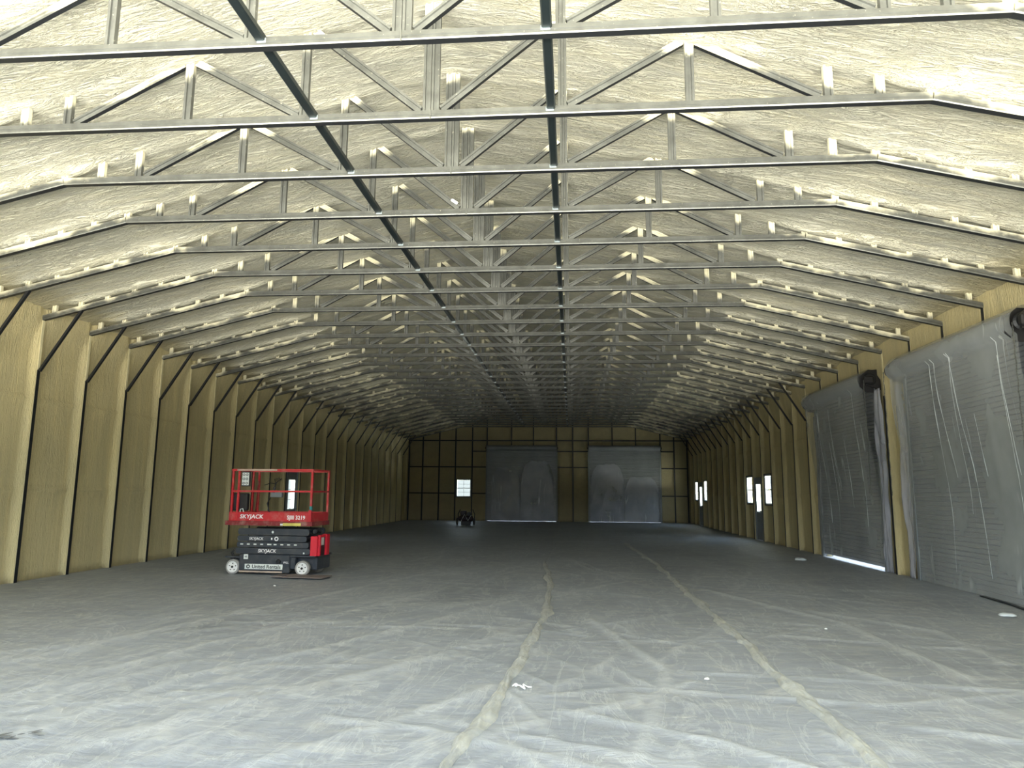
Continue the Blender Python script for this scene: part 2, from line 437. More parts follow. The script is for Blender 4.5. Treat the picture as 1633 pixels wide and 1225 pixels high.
# ------------------------------------------------------------------ roof trusses
def cprof(w, d):                                     # lipped channel, groove towards -v
    gw = w*.22; gd = d*.35
    return [(-w/2, -d/2), (-gw, -d/2), (-gw*.8, -d/2+gd), (gw*.8, -d/2+gd), (gw, -d/2), (w/2, -d/2), (w/2, d/2), (-w/2, d/2)]
def web(root, name, p0, p1, w=.082, d=.048, dark=False):
    a = Vector((p0[0], 0, p0[1])); b = Vector((p1[0], 0, p1[1])); dr = (b-a).normalized()
    u = Vector((dr.z, 0, -dr.x)); v = Vector((0, 1, 0))
    if u.z > 0: u = -u                               # +u side faces down
    mb = MB(); pr_ = cprof(w, d); mis = [0]*8
    if dark: mis[5] = 1
    if u.cross(v).dot(dr) < 0: pr_ = pr_[::-1]; mis = ([0]*8 if not dark else [0, 0, 0, 0, 0, 0, 0, 0]); 
    if dark and pr_[0] != (-w/2, -d/2):
        mis = [0]*8; mis[1] = 1
    mb.prism(pr_, a, b, u, v, 0, mis)
    return mb.build(name, [M_STEEL, M_DARK], root)
def chord(root, name, p0, p1):
    h, d = .085, .068
    a = Vector((p0[0], 0, p0[1])); b = Vector((p1[0], 0, p1[1])); dr = (b-a).normalized(); u = Vector((-dr.z, 0, dr.x)); v = Vector((0, 1, 0))
    # down-turned lips and a small return, dark bare soffit
    prof = [(0, -d/2), (.012, -d/2-.006), (h*.45, -d/2-.002), (h*.5, -d/2-.008), (h, -d/2-.004), (h, d/2), (0, d/2)]
    mis = [0, 0, 0, 0, 0, 0, 1]
    mb = MB(); mb.prism(prof, a, b, u, v, 0, mis)
    return mb.build(name, [M_STEEL, M_DARK], root)
def make_truss():
    r = thing('roof_truss', (0, ty(0), 0), 'x', 'truss')
    zt = ZC+.083
    chord(r, 'bottom_chord', (-A_, ZC), (A_, ZC))
    for s in (-1, 1):
        o = chord(r, 'sloped_chord', (s*W, ZE), (s*A_, ZC)) if s < 0 else chord(r, 'sloped_chord', (A_, ZC), (W, ZE))
        web(r, 'king_post', (s*.042, zt-.01), (s*.042, zc(0)+.03), .078)
        web(r, 'diagonal_web', (s*.11, zt+.02), (s*1.22, zc(1.25)), .075, .045, True)
        web(r, 'vertical_web', (s*1.30, zt), (s*1.30, zc(1.28)+.02))
        web(r, 'diagonal_web', (s*1.36, zt+.02), (s*2.46, zc(2.5)), .075, .045, True)
        web(r, 'vertical_web', (s*2.53, zt), (s*2.53, zc(2.53)+.02))
        web(r, 'diagonal_web', (s*3.74, zt+.02), (s*2.60, zc(2.55)), .075, .045, True)
        for x in (3.82, 4.29, 4.746): web(r, 'vertical_web', (s*x, zt), (s*x, zc(x)+.02))
        for k in range(1, 7):
            x = 4.746+.476*k; zb = ZC+.083-(x-A_)*.2427
            web(r, 'short_strut', (s*x, zb-.005), (s*x, zc(x)+.02), .075)
        gp = MB(); gp.box(s*1.18-.04, s*1.18+.04, -.046, -.036, ZC+.03, ZC+.075, bev=.004); gp.build('weld_highlight_plate', M_SHINY, r)  # added pale plate paints the highlight where brace and chord cross
    sp2 = MB(); sp2.box(-.006, .006, -.046, -.034, ZC-.01, ZC+.085); sp2.box(-.05, .05, -.045, -.033, ZC+.03, ZC+.036); sp2.build('splice_bolt', M_STEEL, r)
    return r
T0 = make_truss()
for n in range(NT):
    o = T0 if n == 0 else dup(T0, (0, ty(n), 0))
    o['label'] = f'galvanised steel roof truss, {ORD[n]} from the camera end' if n else 'galvanised steel roof truss nearest the camera, cut by the top of the photo'
    o['group'] = 'roof trusses'

# lateral braces lying across the bottom chords
for s, lb in ((-1, 'long dark steel brace running lengthwise under the left half of the roof'), (1, 'long dark steel brace running lengthwise just right of the roof ridge')):
    mb = MB(); x = s*1.19
    w_, h_ = .085, .045; z0 = ZC+.055
    prof = [(-w_/2, 0), (-w_/2+.012, -.012), (w_/2-.012, -.012), (w_/2, 0), (w_/2, h_), (w_/2-.01, h_), (w_/2-.01, .008), (-w_/2+.01, .008), (-w_/2+.01, h_), (-w_/2, h_)]
    mb.prism(prof[::-1], (x, 2.5, z0), (x, D-.17, z0), (1, 0, 0), (0, 0, 1))
    o = mb.build('lateral_brace', M_BRACE); tag(o, lb, 'brace')

# ------------------------------------------------------------------ wall posts with knee braces
def make_post(s, brace=True, z0=0, z1=ZE+.02):
    r = thing('wall_post', (s*W, ty(5), 0), 'x', 'post')
    mb = MB()
    mb.box(min(0, s*.09), max(0, s*.09), -.027, .027, z0, z1)
    mb.build('post_web', M_FOAMP, r)
    mb = MB(); mb.box(-.008 if s > 0 else 0, 0 if s > 0 else .008, -.033, .033, z0, 3.57 if z0 == 0 else z1)
    mb.build('post_flange', M_DARK, r)
    if brace:
        b = MB(); b.bar((-s*.02, 0, 3.549), (-s*.69, 0, 4.444+.69*.2427+.02), .04, .05, ref=(0, 1, 0))
        b.build('knee_brace', M_DARK, r)
    return r
PL = make_post(-1); first = True
for n in range(4, NT):
    o = PL if n == 4 else dup(PL, (-W, ty(n), 0))
    if n == 4: o.location.y = ty(4)
    o['group'] = 'posts along the left wall'
    o['label'] = ('post on the left wall whose brace is cut by the left photo edge' if n == 4 else
                  f'foam-sprayed steel post with knee brace on the left wall, {ORD[n-5]} from the left edge')
PR = make_post(1)
for n in range(12, NT):
    o = PR if n == 12 else dup(PR, (W, ty(n), 0))
    o.location.y = ty(n); o['group'] = 'posts along the right wall beyond the doors'
    o['label'] = f'foam-sprayed steel post with knee brace on the right wall, {ORD[n-12]} beyond the roll-up doors'
# truncated posts over the roll-up doors
H0 = make_post(1, False, 4.215, ZE+.02)
for k, n in enumerate((4, 5, 6, 7, 9, 10, 11)):
    o = H0 if k == 0 else dup(H0, (W, ty(n), 0))
    o.name = 'header_post'; o.location.y = ty(n); o['group'] = 'short posts above the right doors'
    o['label'] = f'short steel stub post above the right roll-up doors, {ORD[k]} from the camera'
o = make_post(1, False, 0, ZE+.02); o.location.y = ty(8)
tag(o, 'foam-sprayed steel post between the two right-hand roll-up doors', 'post')

# ------------------------------------------------------------------ end wall framing
SX = [-7.73, -6.954, -6.014, -5.09, -4.146, -3.317, .569, 1.469, 2.333, 6.257, 6.998, 7.70]
for i, x in enumerate(SX):
    mb = MB(); mb.box(x-.03, x+.03, D-.02, D+.08, 0, zc(x)-.12); mb.box(x-.036, x+.036, D-.028, D-.02, 0, zc(x)-.12)
    o = mb.build('wall_stud', M_DARK)
    tag(o, f'dark full-height steel stud in the end wall, {ORD[i]} from the left', 'stud', 'end wall studs')
for i, x in enumerate((-1.942, -.716, 3.644, 4.927)):
    mb = MB(); mb.box(x-.03, x+.03, D-.02, D+.035, 4.15, zc(x)-.12)
    o = mb.build('cripple_stud', M_DARK)
    tag(o, f"short dark stud above the end wall's {('left','left','right','right')[i]} roll-up door, {('left','right')[i%2]} one of two", 'stud', 'short studs over the end doors')
for x0, x1, z, lb in ((-7.7, 7.7, 4.44, 'long dark girt across the end wall above both roll-up doors'),
                      (-7.7, -3.35, 2.96, 'upper dark girt left of the end wall doors, over the window'),
                      (-7.7, -5.12, 1.50, 'lower dark girt left of the end wall window'),
                      (-4.12, -3.35, 1.50, 'short dark girt between the end wall window and left door'),
                      (-4.12, -3.35, 3.84, 'short dark girt beside the top of the left end door'),
                      (.60, 2.30, 3.84, 'short dark girt between the tops of the two end doors'),
                      (.60, 2.30, 2.96, 'faint middle girt between the two end doors'),
                      (6.30, 7.0, 3.84, 'short dark girt right of the top of the right end door'),
                      (6.30, 7.7, 2.92, 'upper dark girt right of the right end door'),
                      (6.30, 7.7, 1.43, 'lower dark girt right of the right end door')):
    mb = MB(); mb.box(x0, x1, D-.012, D+.06, z-.03, z+.03)
    tag(mb.build('wall_girt', M_DARK), lb, 'girt', 'end wall girts')
# end rafter at the end wall
r = thing('end_rafter', (0, D-.09, 0), 'dark steel rafter line along the top of the end wall', 'rafter')
chord(r, 'flat_rafter', (-A_, ZC), (A_, ZC)); chord(r, 'sloped_rafter', (-W, ZE), (-A_, ZC)); chord(r, 'sloped_rafter', (A_, ZC), (W, ZE))

# ------------------------------------------------------------------ roll-up doors (built along local x = width, +y = outwards)
def roll_door(name, width, height, loc, rz, gap, coil_r, coil_in, seedv, label):
    r = bpy.data.objects.new(name, None); COL.objects.link(r); r.location = loc; r.rotation_euler = (0, 0, rz)
    structure(r, label)
    zs = []; z = gap
    while z < height+.25:
        zs += [z, z+.012, z+.02, z+.068]; z += .08
    prof = {0: 0, 1: -.018, 2: -.028, 3: -.028}
    mb = MB(); us = lerp(-width/2-.05, width/2+.05, 2)
    grid(mb, us, list(range(len(zs))), lambda u, j: (u, prof[j % 4], zs[j]))
    c = mb.build('curtain', M_SLAT, r)
    md = c.modifiers.new('thickness', 'SOLIDIFY'); md.thickness = .006; md.offset = 1
    mb = MB(); mb.box(-width/2+.02, width/2-.02, -.03, .02, gap-.0, gap+.06, bev=.006); mb.build('bottom_bar', M_GREY, r)
    for s in (-1, 1):
        mb = MB(); x = s*(width/2+.02); mb.box(x-.045, x+.045, -.075, -.06, 0, height+.2); mb.box(x+.03*s-.008, x+.03*s+.008, -.06, .20, 0, height+.24)
        mb.build('guide', M_GREY, r)
    mb = MB(); cz = height+.30
    mb.lathe([(0, -width/2-.02), (coil_r, -width/2-.02), (coil_r, width/2+.02), (0, width/2+.02)], (0, -coil_in, cz), 'x', 28)
    mb.build('coil', M_SLAT, r, smooth=False)
    for s in (-1, 1):
        mb = MB(); x = s*(width/2+.05); q = coil_r+.07
        mb.prism([(-coil_in-q*.8, cz-q*.5), (-coil_in-q*.3, cz-q*.95), (.02, cz-q), (.02, cz+q*.8), (-coil_in-q*.1, cz+q*.85), (-coil_in-q*.8, cz+q*.3)], (x-.012, 0, 0), (x+.012, 0, 0), (0, 1, 0), (0, 0, 1))
        mb.lathe([(0, -.05), (.05, -.05), (.05, .05), (0, .05)], (x, -coil_in, cz), 'x', 12)
        mb.build('bracket', M_BLACK, r)
    return r
def door_plate(): pass
R90 = -math.pi/2
door1 = roll_door('door_1', 3.66, 3.66, (W+.06, 12.19, 0), -math.pi/2, .0, .20, .14, 1, 'near grey roll-up door in the right wall behind clear polythene')
door2 = roll_door('door_2', 3.64, 3.66, (W+.06, 17.28, 0), -math.pi/2, .075, .20, .14, 2, 'far grey roll-up door in the right wall with daylight under it')
door3 = roll_door('door_3', 3.86, 3.72, (-1.37, D+.04, 0), 0, .02, .15, .16, 3, 'left grey roll-up door in the end wall')
door4 = roll_door('door_4', 3.86, 3.72, (4.29, D+.04, 0), 0, .02, .15, .16, 4, 'right grey roll-up door in the end wall')
# hoist gear on the coil ends by the pillar and at the frame edge
def hoist(y, sgn, lb):
    r = thing('chain_hoist', (W-.12, y, 3.96), lb, 'hoist')
    b = MB(); b.prism([(.2, -.22), (.2, .22), (.02, .2), (-.12, .06), (-.1, -.12)], (0, -.02, 0), (0, .02, 0), (1, 0, 0), (0, 0, 1)); b.build('mounting_plate', M_BLACK, r)
    b = MB(); b.lathe([(0, 0), (.11, 0), (.13, .015), (.11, .03), (.13, .045), (.11, .06), (0, .06)], (-.02, .05*sgn, 0), 'y', 20); b.build('chain_wheel', M_DARK, r)
    b = MB(); b.box(-.16, .02, -.13, -.02, -.10, .06, bev=.02); b.build('gearbox', M_BLACK, r)
    b = MB()
    for k in range(60):
        z = -.02-.04*k
        if z < -2.9: break
        b.bar((-.17+.004*math.sin(k), .08*sgn, z), (-.17+.004*math.sin(k), .08*sgn, z-.035), .012, .006 if k % 2 else .016)
    b.build('hand_chain', M_STEEL, r)
    return r
hoist(14.18, 1, 'black chain hoist at the near right door, just before the foam pillar')
hoist(10.06, 1, 'black door hoist high at the right photo edge')
hoist(15.30, -1, 'black door hoist above the foam pillar, serving the far right door')

# ------------------------------------------------------------------ polythene over the doors
def film_right(y0, y1, lb, seed):
    r = thing('plastic_curtain', (0, 0, 0), lb, 'plastic sheet')
    # profile from behind the coil, over it, and down to the floor
    prof = []
    cx, cz, R_ = W-.08, 3.96, .235
    for k in range(0, 15):
        t = math.radians(65+k*12); prof.append((cx+R_*math.cos(t), cz+R_*math.sin(t)))
    x0, z0 = prof[-1]
    for k in range(1, 40):
        t = k/39; z = z0*(1-t)+.01*t; prof.append((x0+(W+.0-x0)*sstep(t*1.4), z))
    yy = lerp(y0, y1, 90)
    def fn(y, j):
        x, z = prof[j]; t = max(0, (j-8)/45)
        w = .05*nz(y*1.2+.15*z, z*.25, seed)*min(1, t*5)+.009*nz(y*6, z*.4, seed+3)*min(1, t*5)+.004*nz(y*7, z*5, seed)
        return (x+w-.012, y+.03*nz(z, y, seed), max(z, .006))
    mb = grid(MB(), yy, list(range(len(prof))), fn)
    mb.build('film', M_FILM, r, smooth=True)
    # rope-like gathered folds
    for k in range(7):
        yb = y0+(y1-y0)*(.08+.86*random.random()); dr = random.uniform(-.35, .35); L0 = random.choice((0, 4, 12)); L1 = random.randint(34, len(prof)-2)
        pts = []; rr = []
        for j in range(12+L0, L1, 2):
            x, z = prof[j]; t = (j-12)/(len(prof)-12); p = fn(yb+dr*t+.05*nz(z, k, seed), j)
            pts.append((p[0]-.012, p[1], p[2])); rr.append(.0015+.008*abs(nz(z*1.5, k*3.1, seed)))
        if len(pts) > 3:
            b = MB(); b.tube(pts, rr, 5); b.build('gathered_fold', M_FOLD, r, smooth=True)
    return r
film_right(10.14, 14.10, 'clear polythene draped over the near right roll-up door', 3.3)
film_right(15.44, 19.2, 'clear polythene draped over the far right roll-up door', 8.1)
def film_strip(y0, y1, x, lb, seed, ztop):
    mb = grid(MB(), lerp(y0, y1, 14), lerp(.01, ztop, 60),
              lambda y, z: (x-.05*nz(y*9, z*.8, seed)-.03*nz(y*20, z*2.5, seed), y+.05*nz(z*.9, seed, 1)+(.14 if ztop-z < .5 else 0)*0, z))
    o = mb.build('plastic_strip', M_FILM2, smooth=True)
    md = o.modifiers.new('thickness', 'SOLIDIFY'); md.thickness = .004
    tag(o, lb, 'plastic sheet')
film_strip(14.12, 14.42, W+.0, 'crumpled polythene strip down the near edge of the foam pillar', 4.4, 3.7)
film_strip(15.08, 15.42, W-.02, 'crumpled polythene strip down the far edge of the foam pillar', 6.6, 3.75)
film_strip(19.02, 19.40, W+.03, 'crumpled polythene strip beyond the far right roll-up door', 2.6, 3.6)
def film_back(x0, x1, z1, lb, seed):
    mb = grid(MB(), lerp(x0, x1, 50), lerp(.01, z1, 40), lambda x, z: (x, D-.07-.05*abs(nz(x*1.3, z*.8, seed)), z*(1-.06*abs(nz(x*2.5, 0, seed))-.28*abs((x-(x0+x1)/2)/(x1-x0)*2)**5)))
    o = mb.build('plastic_sheet', M_FILM2, smooth=True); tag(o, lb, 'plastic sheet')
film_back(-3.05, -1.45, 3.0, 'hazy polythene sheet hung on the left half of the left end door', 1.2)
film_back(-1.40, .40, 3.35, 'taller hazy polythene sheet on the right half of the left end door', 5.2)
film_back(2.45, 4.25, 3.2, 'hazy polythene sheet hung on the left half of the right end door', 9.2)
film_back(4.30, 6.1, 2.5, 'low hazy polythene sheet on the right half of the right end door', 7.7)

# ------------------------------------------------------------------ windows and walk doors
def glass_material():
    M, n_, l_, b = newmat('window_glass'); n_.remove(b)
    o = n_['Material Output']; tr = N(n_, 'ShaderNodeBsdfTransparent'); gl = N(n_, 'ShaderNodeBsdfGlossy'); gl.inputs['Roughness'].default_value = .03
    mx = N(n_, 'ShaderNodeMixShader'); mx.inputs[0].default_value = .06; tr.inputs[0].default_value = (.93, .97, .96, 1)
    l_.new(tr.outputs[0], mx.inputs[1]); l_.new(gl.outputs[0], mx.inputs[2]); l_.new(mx.outputs[0], o.inputs[0])
    return M
M_GLASS = glass_material()
M_MUNTIN = plain('grey_muntin', (.33, .36, .38), .5)
def window(name, width, z0, z1, loc, rz, cols=2):
    """local: x along the wall, +y outwards, frame face at y=0"""
    r = bpy.data.objects.new(name, None); COL.objects.link(r); r.location = loc; r.rotation_euler = (0, 0, rz); structure(r)
    w = width/2
    b = MB()
    for x0, x1, a, c in ((-w, -w+.045, z0, z1), (w-.045, w, z0, z1), (-w, w, z0, z0+.045), (-w, w, z1-.045, z1)): b.box(x0, x1, 0, .09, a, c)
    b.build('window_frame', M_WHITE, r)
    b = MB(); zm = (z0+z1)/2; b.box(-w+.045, w-.045, .02, .06, zm-.018, zm+.018); b.build('meeting_rail', M_MUNTIN, r)
    b = MB()
    for k in range(1, cols):
        x = -w+2*w*k/cols; b.box(x-.009, x+.009, .04, .055, z0+.045, z1-.045)
    for z in (z0+(z1-z0)*.27, z0+(z1-z0)*.73): b.box(-w+.045, w-.045, .041, .054, z-.007, z+.007)
    b.build('muntin', M_MUNTIN, r)
    b = MB(); b.box(-w+.045, w-.045, .060, .064, z0+.045, z1-.045); b.build('pane', M_GLASS, r)
    b = MB()
    for x0, x1, a, c in ((-w-.03, -w, z0-.03, z1+.03), (w, w+.03, z0-.03, z1+.03), (-w, w, z0-.03, z0), (-w, w, z1, z1+.03)): b.box(x0, x1, -.03, .12, a, c)
    b.build('dark_casing', M_DARK, r)
window('window_1', .82, 1.30, 2.27, (-4.61, D+.04, 0), 0)
for i, (a, b_) in enumerate(WIN_R): window(f'window_{i+2}', b_-a-.02, 1.22, 2.20, (W+.06, (a+b_)/2, 0), -math.pi/2)
def walk_door(name, y0, y1, side, z1, label):
    r = bpy.data.objects.new(name, None); COL.objects.link(r); r.location = (side*(W+.04), (y0+y1)/2, 0); r.rotation_euler = (0, 0, -side*math.pi/2); structure(r, label)
    w = (y1-y0)/2; lz0, lz1 = .94, 1.93; lw = .30
    b = MB()
    for x0, x1, a, c in ((-w+.04, -lw, .01, z1-.04), (lw, w-.04, .01, z1-.04), (-lw, lw, .01, lz0), (-lw, lw, lz1, z1-.04)): b.box(x0, x1, 0, .045, a, c)
    b.build('door_slab', M_GREY, r)
    b = MB()
    for x0, x1, a, c in ((-w, -w+.045, 0, z1), (w-.045, w, 0, z1), (-w, w, z1-.045, z1)): b.box(x0, x1, -.03, .12, a, c)
    b.build('door_frame', M_GREY, r)
    b = MB(); 
    for x0, x1, a, c in ((-lw, -lw+.03, lz0, lz1), (lw-.03, lw, lz0, lz1), (-lw, lw, lz0, lz0+.03), (-lw, lw, lz1-.03, lz1)): b.box(x0, x1, -.008, .05, a, c)
    b.build('lite_frame', M_WHITE, r)
    b = MB(); b.box(-.006, .006, .01, .03, lz0, lz1)
    for z in (lz0+.33, lz0+.66): b.box(-lw, lw, .01, .03, z-.006, z+.006)
    b.build('muntin', M_MUNTIN, r)
    b = MB(); b.box(-lw+.02, lw-.02, .030, .034, lz0+.02, lz1-.02); b.build('pane', M_GLASS, r)
    b = MB(); b.lathe([(0, -.07), (.03, -.065), (.03, -.04), (.012, -.035), (.012, 0), (.03, .0)], (w-.10, 0, .98), 'y', 14); b.build('door_knob', M_STEEL, r)
walk_door('door_5', *MAN_R[0], 1, 2.14, 'grey walk door with a narrow lit window, between two windows in the right wall')
walk_door('door_6', *MAN_R[1], 1, 2.14, 'far grey walk door with lit window in the right wall')
walk_door('door_7', *MAN_L, -1, 2.20, 'grey walk door with lit window in the left wall behind the lift')

# ------------------------------------------------------------------ floor sheeting
SEAM1 = [(.60, 3.0), (.673, 4.22), (.711, 4.69), (.855, 5.86), (.887, 6.94), (1.036, 8.95), (1.02, 12.2), (.874, 14.6), (.777, 15.9), (.85, 20), (.7, 27), (.8, 39.3)]
SEAM2 = [(3.12, 3.0), (3.104, 4.48), (3.116, 5.19), (3.103, 6.11), (3.156, 7.77), (3.16, 10.76), (3.22, 16.3), (3.04, 22.0), (3.1, 30), (3.2, 39.3)]
def at(seam, y):
    for (a, b), (c, d) in zip(seam, seam[1:]):
        if b <= y <= d: return a+(c-a)*(y-b)/(d-b)
    return seam[0][0] if y < seam[0][1] else seam[-1][0]
WIDE = [((-2.03, 4.2), (-1.81, 5.9), (-1.12, 6.96), (.55, 10.4)), ((-1.63, 4.0), (-1.13, 5.1), (.13, 6.85), (.9, 8.6)), ((-.43, 4.1), (.42, 5.3), (.75, 5.9)), ((-2.9, 4.9), (-2.3, 7.0), (-.6, 11.5)),
        ((-3.6, 6.2), (-2.9, 8.6), (-1.2, 14)), ((1.3, 5.3), (2.3, 4.75), (3.0, 4.1)), ((4.6, 9.9), (5.5, 8.7), (5.35, 7.2)), ((3.5, 12), (4.6, 9.2), (4.7, 6.6)), ((1.7, 4.2), (2.2, 6.5), (1.6, 9)), ((3.6, 5.2), (4.4, 4.9), (4.9, 5.6))]
CREASE = WIDE+[((-2.03, 4.2), (-1.81, 5.9), (-1.12, 6.96), (.55, 10.4)), ((-1.63, 4.0), (-1.13, 5.1), (.13, 6.85)), ((-.43, 4.1), (.42, 5.3)),
          ((3.6, 5.7), (1.8, 5.96), (1.08, 5.62)), ((-2.58, 8.28), (-1.43, 8.42)), ((0, 14.25), (1.97, 14.57)), ((-2.68, 5.45), (-1.94, 4.64)),
          ((4.62, 9.88), (5.54, 8.73), (5.35, 7.2)), ((1.23, 5.26), (2.28, 4.74)), ((4.88, 6.13), (3.59, 5.67)), ((-7, 8.5), (-3.5, 10.5), (-1, 13.5)),
          ((-5, 5.5), (-2.5, 8.0), (-.5, 12)), ((4.2, 12), (6.2, 10.4)), ((3.5, 8.2), (5.5, 9.8)), ((-6, 18), (-2, 21)), ((-2.2, 15), (.3, 19)), ((4.3, 21), (5.8, 26))]
rc = random.Random(21)
for k in range(110):
    y = 3.4+13*rc.random()**1.6; x = rc.uniform(-1.2-.62*y, 2.2+.5*y); L = rc.uniform(.5, 2.6)*(1+y*.06)
    th = (rc.choice((.9, 1.05, 1.2, 1.3, .3)) if x < 1 else rc.choice((1.8, 2.0, 1.3, 2.3, .1, 2.9)))+rc.uniform(-.2, .2)
    pts = [(x, y)]
    for q in range(3):
        th += rc.uniform(-.25, .25); x += L/3*math.cos(th); y += L/3*math.sin(th); pts.append((x, y))
    CREASE.append(tuple(pts))
BK = {}
for c in CREASE:
    for a, b in zip(c, c[1:]):
        for q in range(int((min(a[1], b[1])-.2)//.5), int((max(a[1], b[1])+.2)//.5)+1): BK.setdefault(q, []).append((a, b, c in WIDE))
def crease_h(x, y):
    h = 0
    for c in (BK.get(int(y//.5), []),):
        for a, b, wd_ in c:
            if not (min(a[0], b[0])-.2 < x < max(a[0], b[0])+.2 and min(a[1], b[1])-.2 < y < max(a[1], b[1])+.2): continue
            dx, dy = b[0]-a[0], b[1]-a[1]; t = max(0, min(1, ((x-a[0])*dx+(y-a[1])*dy)/(dx*dx+dy*dy)))
            d = math.hypot(x-a[0]-t*dx, y-a[1]-t*dy)+.03*nz(x*3, y*3, 1)
            h = max(h, (.007+.010*((a[0]*7.3+a[1]*3.1) % 1))*math.exp(-(d/.035)**2) if not wd_ else .019*math.exp(-(d/(.05+.02*nz(x*2, y*2, 5)))**2))
    return h
def ysamp():
    o = []; y = Y0+.05
    while y < D-.12:
        o.append(y); y += .25 if y < 3 else (.045 if y < 9 else (.09 if y < 16 else .22))
    return o+[D-.1]
YS = ysamp()
def sheet(name, left, right, nu, zb, label):
    def fn(y, u):
        l_, r_ = left(y), right(y); x = l_+(r_-l_)*u
        e = min(u, 1-u)*(r_-l_)
        h = .006+.006*(nz(x*1.1, y*.8, 3)+1)*.5+.007*abs(nz(x*2.6, y*1.4, 8))+.006*abs(nz(x*6, y*6, 2))+.004*abs(nz(x*5, y*11, 6))
        if 3 < y: h += crease_h(x, y)
        if y > 20: h *= .8
        return (x, y, zb+h*min(1, e/.05+.2))
    mb = grid(MB(), YS, lerp(0, 1, nu), fn, flip=True)
    o = mb.build(name, M_SHEET, smooth=True); tag(o, label, 'plastic sheet', None)
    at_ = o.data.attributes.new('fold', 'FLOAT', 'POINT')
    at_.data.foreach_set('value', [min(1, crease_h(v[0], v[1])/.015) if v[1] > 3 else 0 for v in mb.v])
    return o
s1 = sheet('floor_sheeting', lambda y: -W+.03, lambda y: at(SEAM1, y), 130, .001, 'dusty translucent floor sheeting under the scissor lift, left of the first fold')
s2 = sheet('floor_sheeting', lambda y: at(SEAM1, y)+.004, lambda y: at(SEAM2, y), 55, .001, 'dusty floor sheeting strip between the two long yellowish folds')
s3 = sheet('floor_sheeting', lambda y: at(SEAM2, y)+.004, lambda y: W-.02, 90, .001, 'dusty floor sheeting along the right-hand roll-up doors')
def fold(seam, y0, y1, par, w0, seed, label):
    us = []; y = y0
    while y < y1: us.append(y); y += .035 if y < 9 else .12
    K_ = 12
    def fn(y, j):
        t = j/K_*2-1; w = w0*max(.25, 1+1.1*nz(y*1.1, seed, 1)+.6*nz(y*4, seed, 2)); x = at(seam, y)+.05*nz(y*1.1, seed, 4)+.02*nz(y*4, seed, 6)
        h = (1-abs(t)**1.6)*(.026+.022*nz(y*2.5, seed, 9))+.022*nz(y*6, t*2.5, seed)*(1-t*t)
        return (x+t*w, y, .022+max(0, h)-(.018 if abs(t) == 1 else 0))
    mb = grid(MB(), us, list(range(K_+1)), fn, flip=True)
    o = mb.build('raised_fold', M_SEAM, par, smooth=True); o['label'] = label
fold(SEAM1, 3.2, 16.2, s1, .055, 3, 'raised crumpled yellowish fold')
fold(SEAM2, 3.2, 22.5, s2, .060, 11, 'raised crumpled yellowish fold')

def scrap(name, loc, r, mat, lb, cat='scrap', flat=.5, seed=1):
    mb = MB()
    for i in range(9):
        th = math.pi*i/8
        for j in range(14):
            ph = 2*math.pi*j/14; k = 1+.5*nz(math.cos(ph)*2*math.sin(th)+seed, math.sin(ph)*2*math.sin(th), math.cos(th)*2)
            mb.v.append((r*k*math.sin(th)*math.cos(ph), r*.7*k*math.sin(th)*math.sin(ph), max(-.2*r*flat, r*flat*k*math.cos(th))))
    for i in range(8):
        for j in range(14): mb.face([i*14+j, (i+1)*14+j, (i+1)*14+(j+1) % 14, i*14+(j+1) % 14])
    o = mb.build(name, mat, smooth=True); o.location = (loc[0], loc[1], .022+.2*r*flat); tag(o, lb, cat)
    return o
scrap('foam_crumb', (2.48, 6.27), .022, M_WHITE, 'small white foam crumb on the floor sheet between the folds', seed=3)
scrap('foam_lump', (6.75, 17.6), .13, M_FOLD, 'pale crumpled lump on the floor before the far right roll-up door', 'foam lump', .35, 5)
scrap('foam_lump', (6.95, 9.94), .10, M_FOLD, 'whitish crumpled scrap on the floor by the right photo edge', 'scrap', .3, 7)
scrap('foam_crumb', (-3.4, 11.4), .022, M_WHITE, 'tiny white crumb on the floor before the scissor lift', seed=9)
scrap('foam_crumb', (4.27, 8.7), .018, M_WHITE, 'tiny white crumb right of the right floor fold', seed=12)
# white twist of film
b = MB(); pts = [(.90+.09*t+.02*math.sin(t*9), 5.83+.03*math.sin(t*5.5), .035+.012*math.sin(t*12)) for t in lerp(0, 1.5, 24)]
b.tube(pts, [.003+.004*abs(math.sin(k*.9)) for k in range(25)], 6)
tag(b.build('film_twist', M_WHITE, smooth=True), 'small white twist of film lying on the middle floor fold', 'scrap')
# dark torn strips at the bottom left corner
b = MB(); rs = random.Random(5)
cx0, cy0 = -2.32, 4.20
for k in range(16):
    t = k/15; x0 = cx0+.40*t+rs.uniform(-.03, .03); y0 = cy0+.20*t+rs.uniform(-.05, .05); L = rs.uniform(.05, .16)*(1.2-.7*t); a = rs.uniform(-.2, .7)
    w = rs.uniform(.008, .022); z = .030+.012*rs.random()
    p = [(x0, y0), (x0+L*.5*math.cos(a)-w*math.sin(a), y0+L*.5*math.sin(a)+w*math.cos(a)), (x0+L*math.cos(a+.2), y0+L*math.sin(a+.2)), (x0+L*.45*math.cos(a)+w*.5*math.sin(a), y0+L*.45*math.sin(a)-w*.5*math.cos(a))]
    b.prism(p, (0, 0, z), (0, 0, z+.003), (1, 0, 0), (0, 1, 0))
tag(b.build('torn_strip', plain('dark_film', (.10, .105, .105), .4)), 'dark torn strips of film in the bottom left corner', 'scrap')
# dark strap lying by the near door sill
b = MB(); pts = [(7.55, 10.2, .05), (7.5, 10.5, .03), (7.58, 10.9, .03), (7.62, 11.3, .028), (7.66, 11.8, .028)]
for p, q in zip(pts, pts[1:]): b.bar(p, q, .07, .012)
tag(b.build('floor_strap', M_DARK), 'dark strap lying along the sill of the near right roll-up door', 'strap')
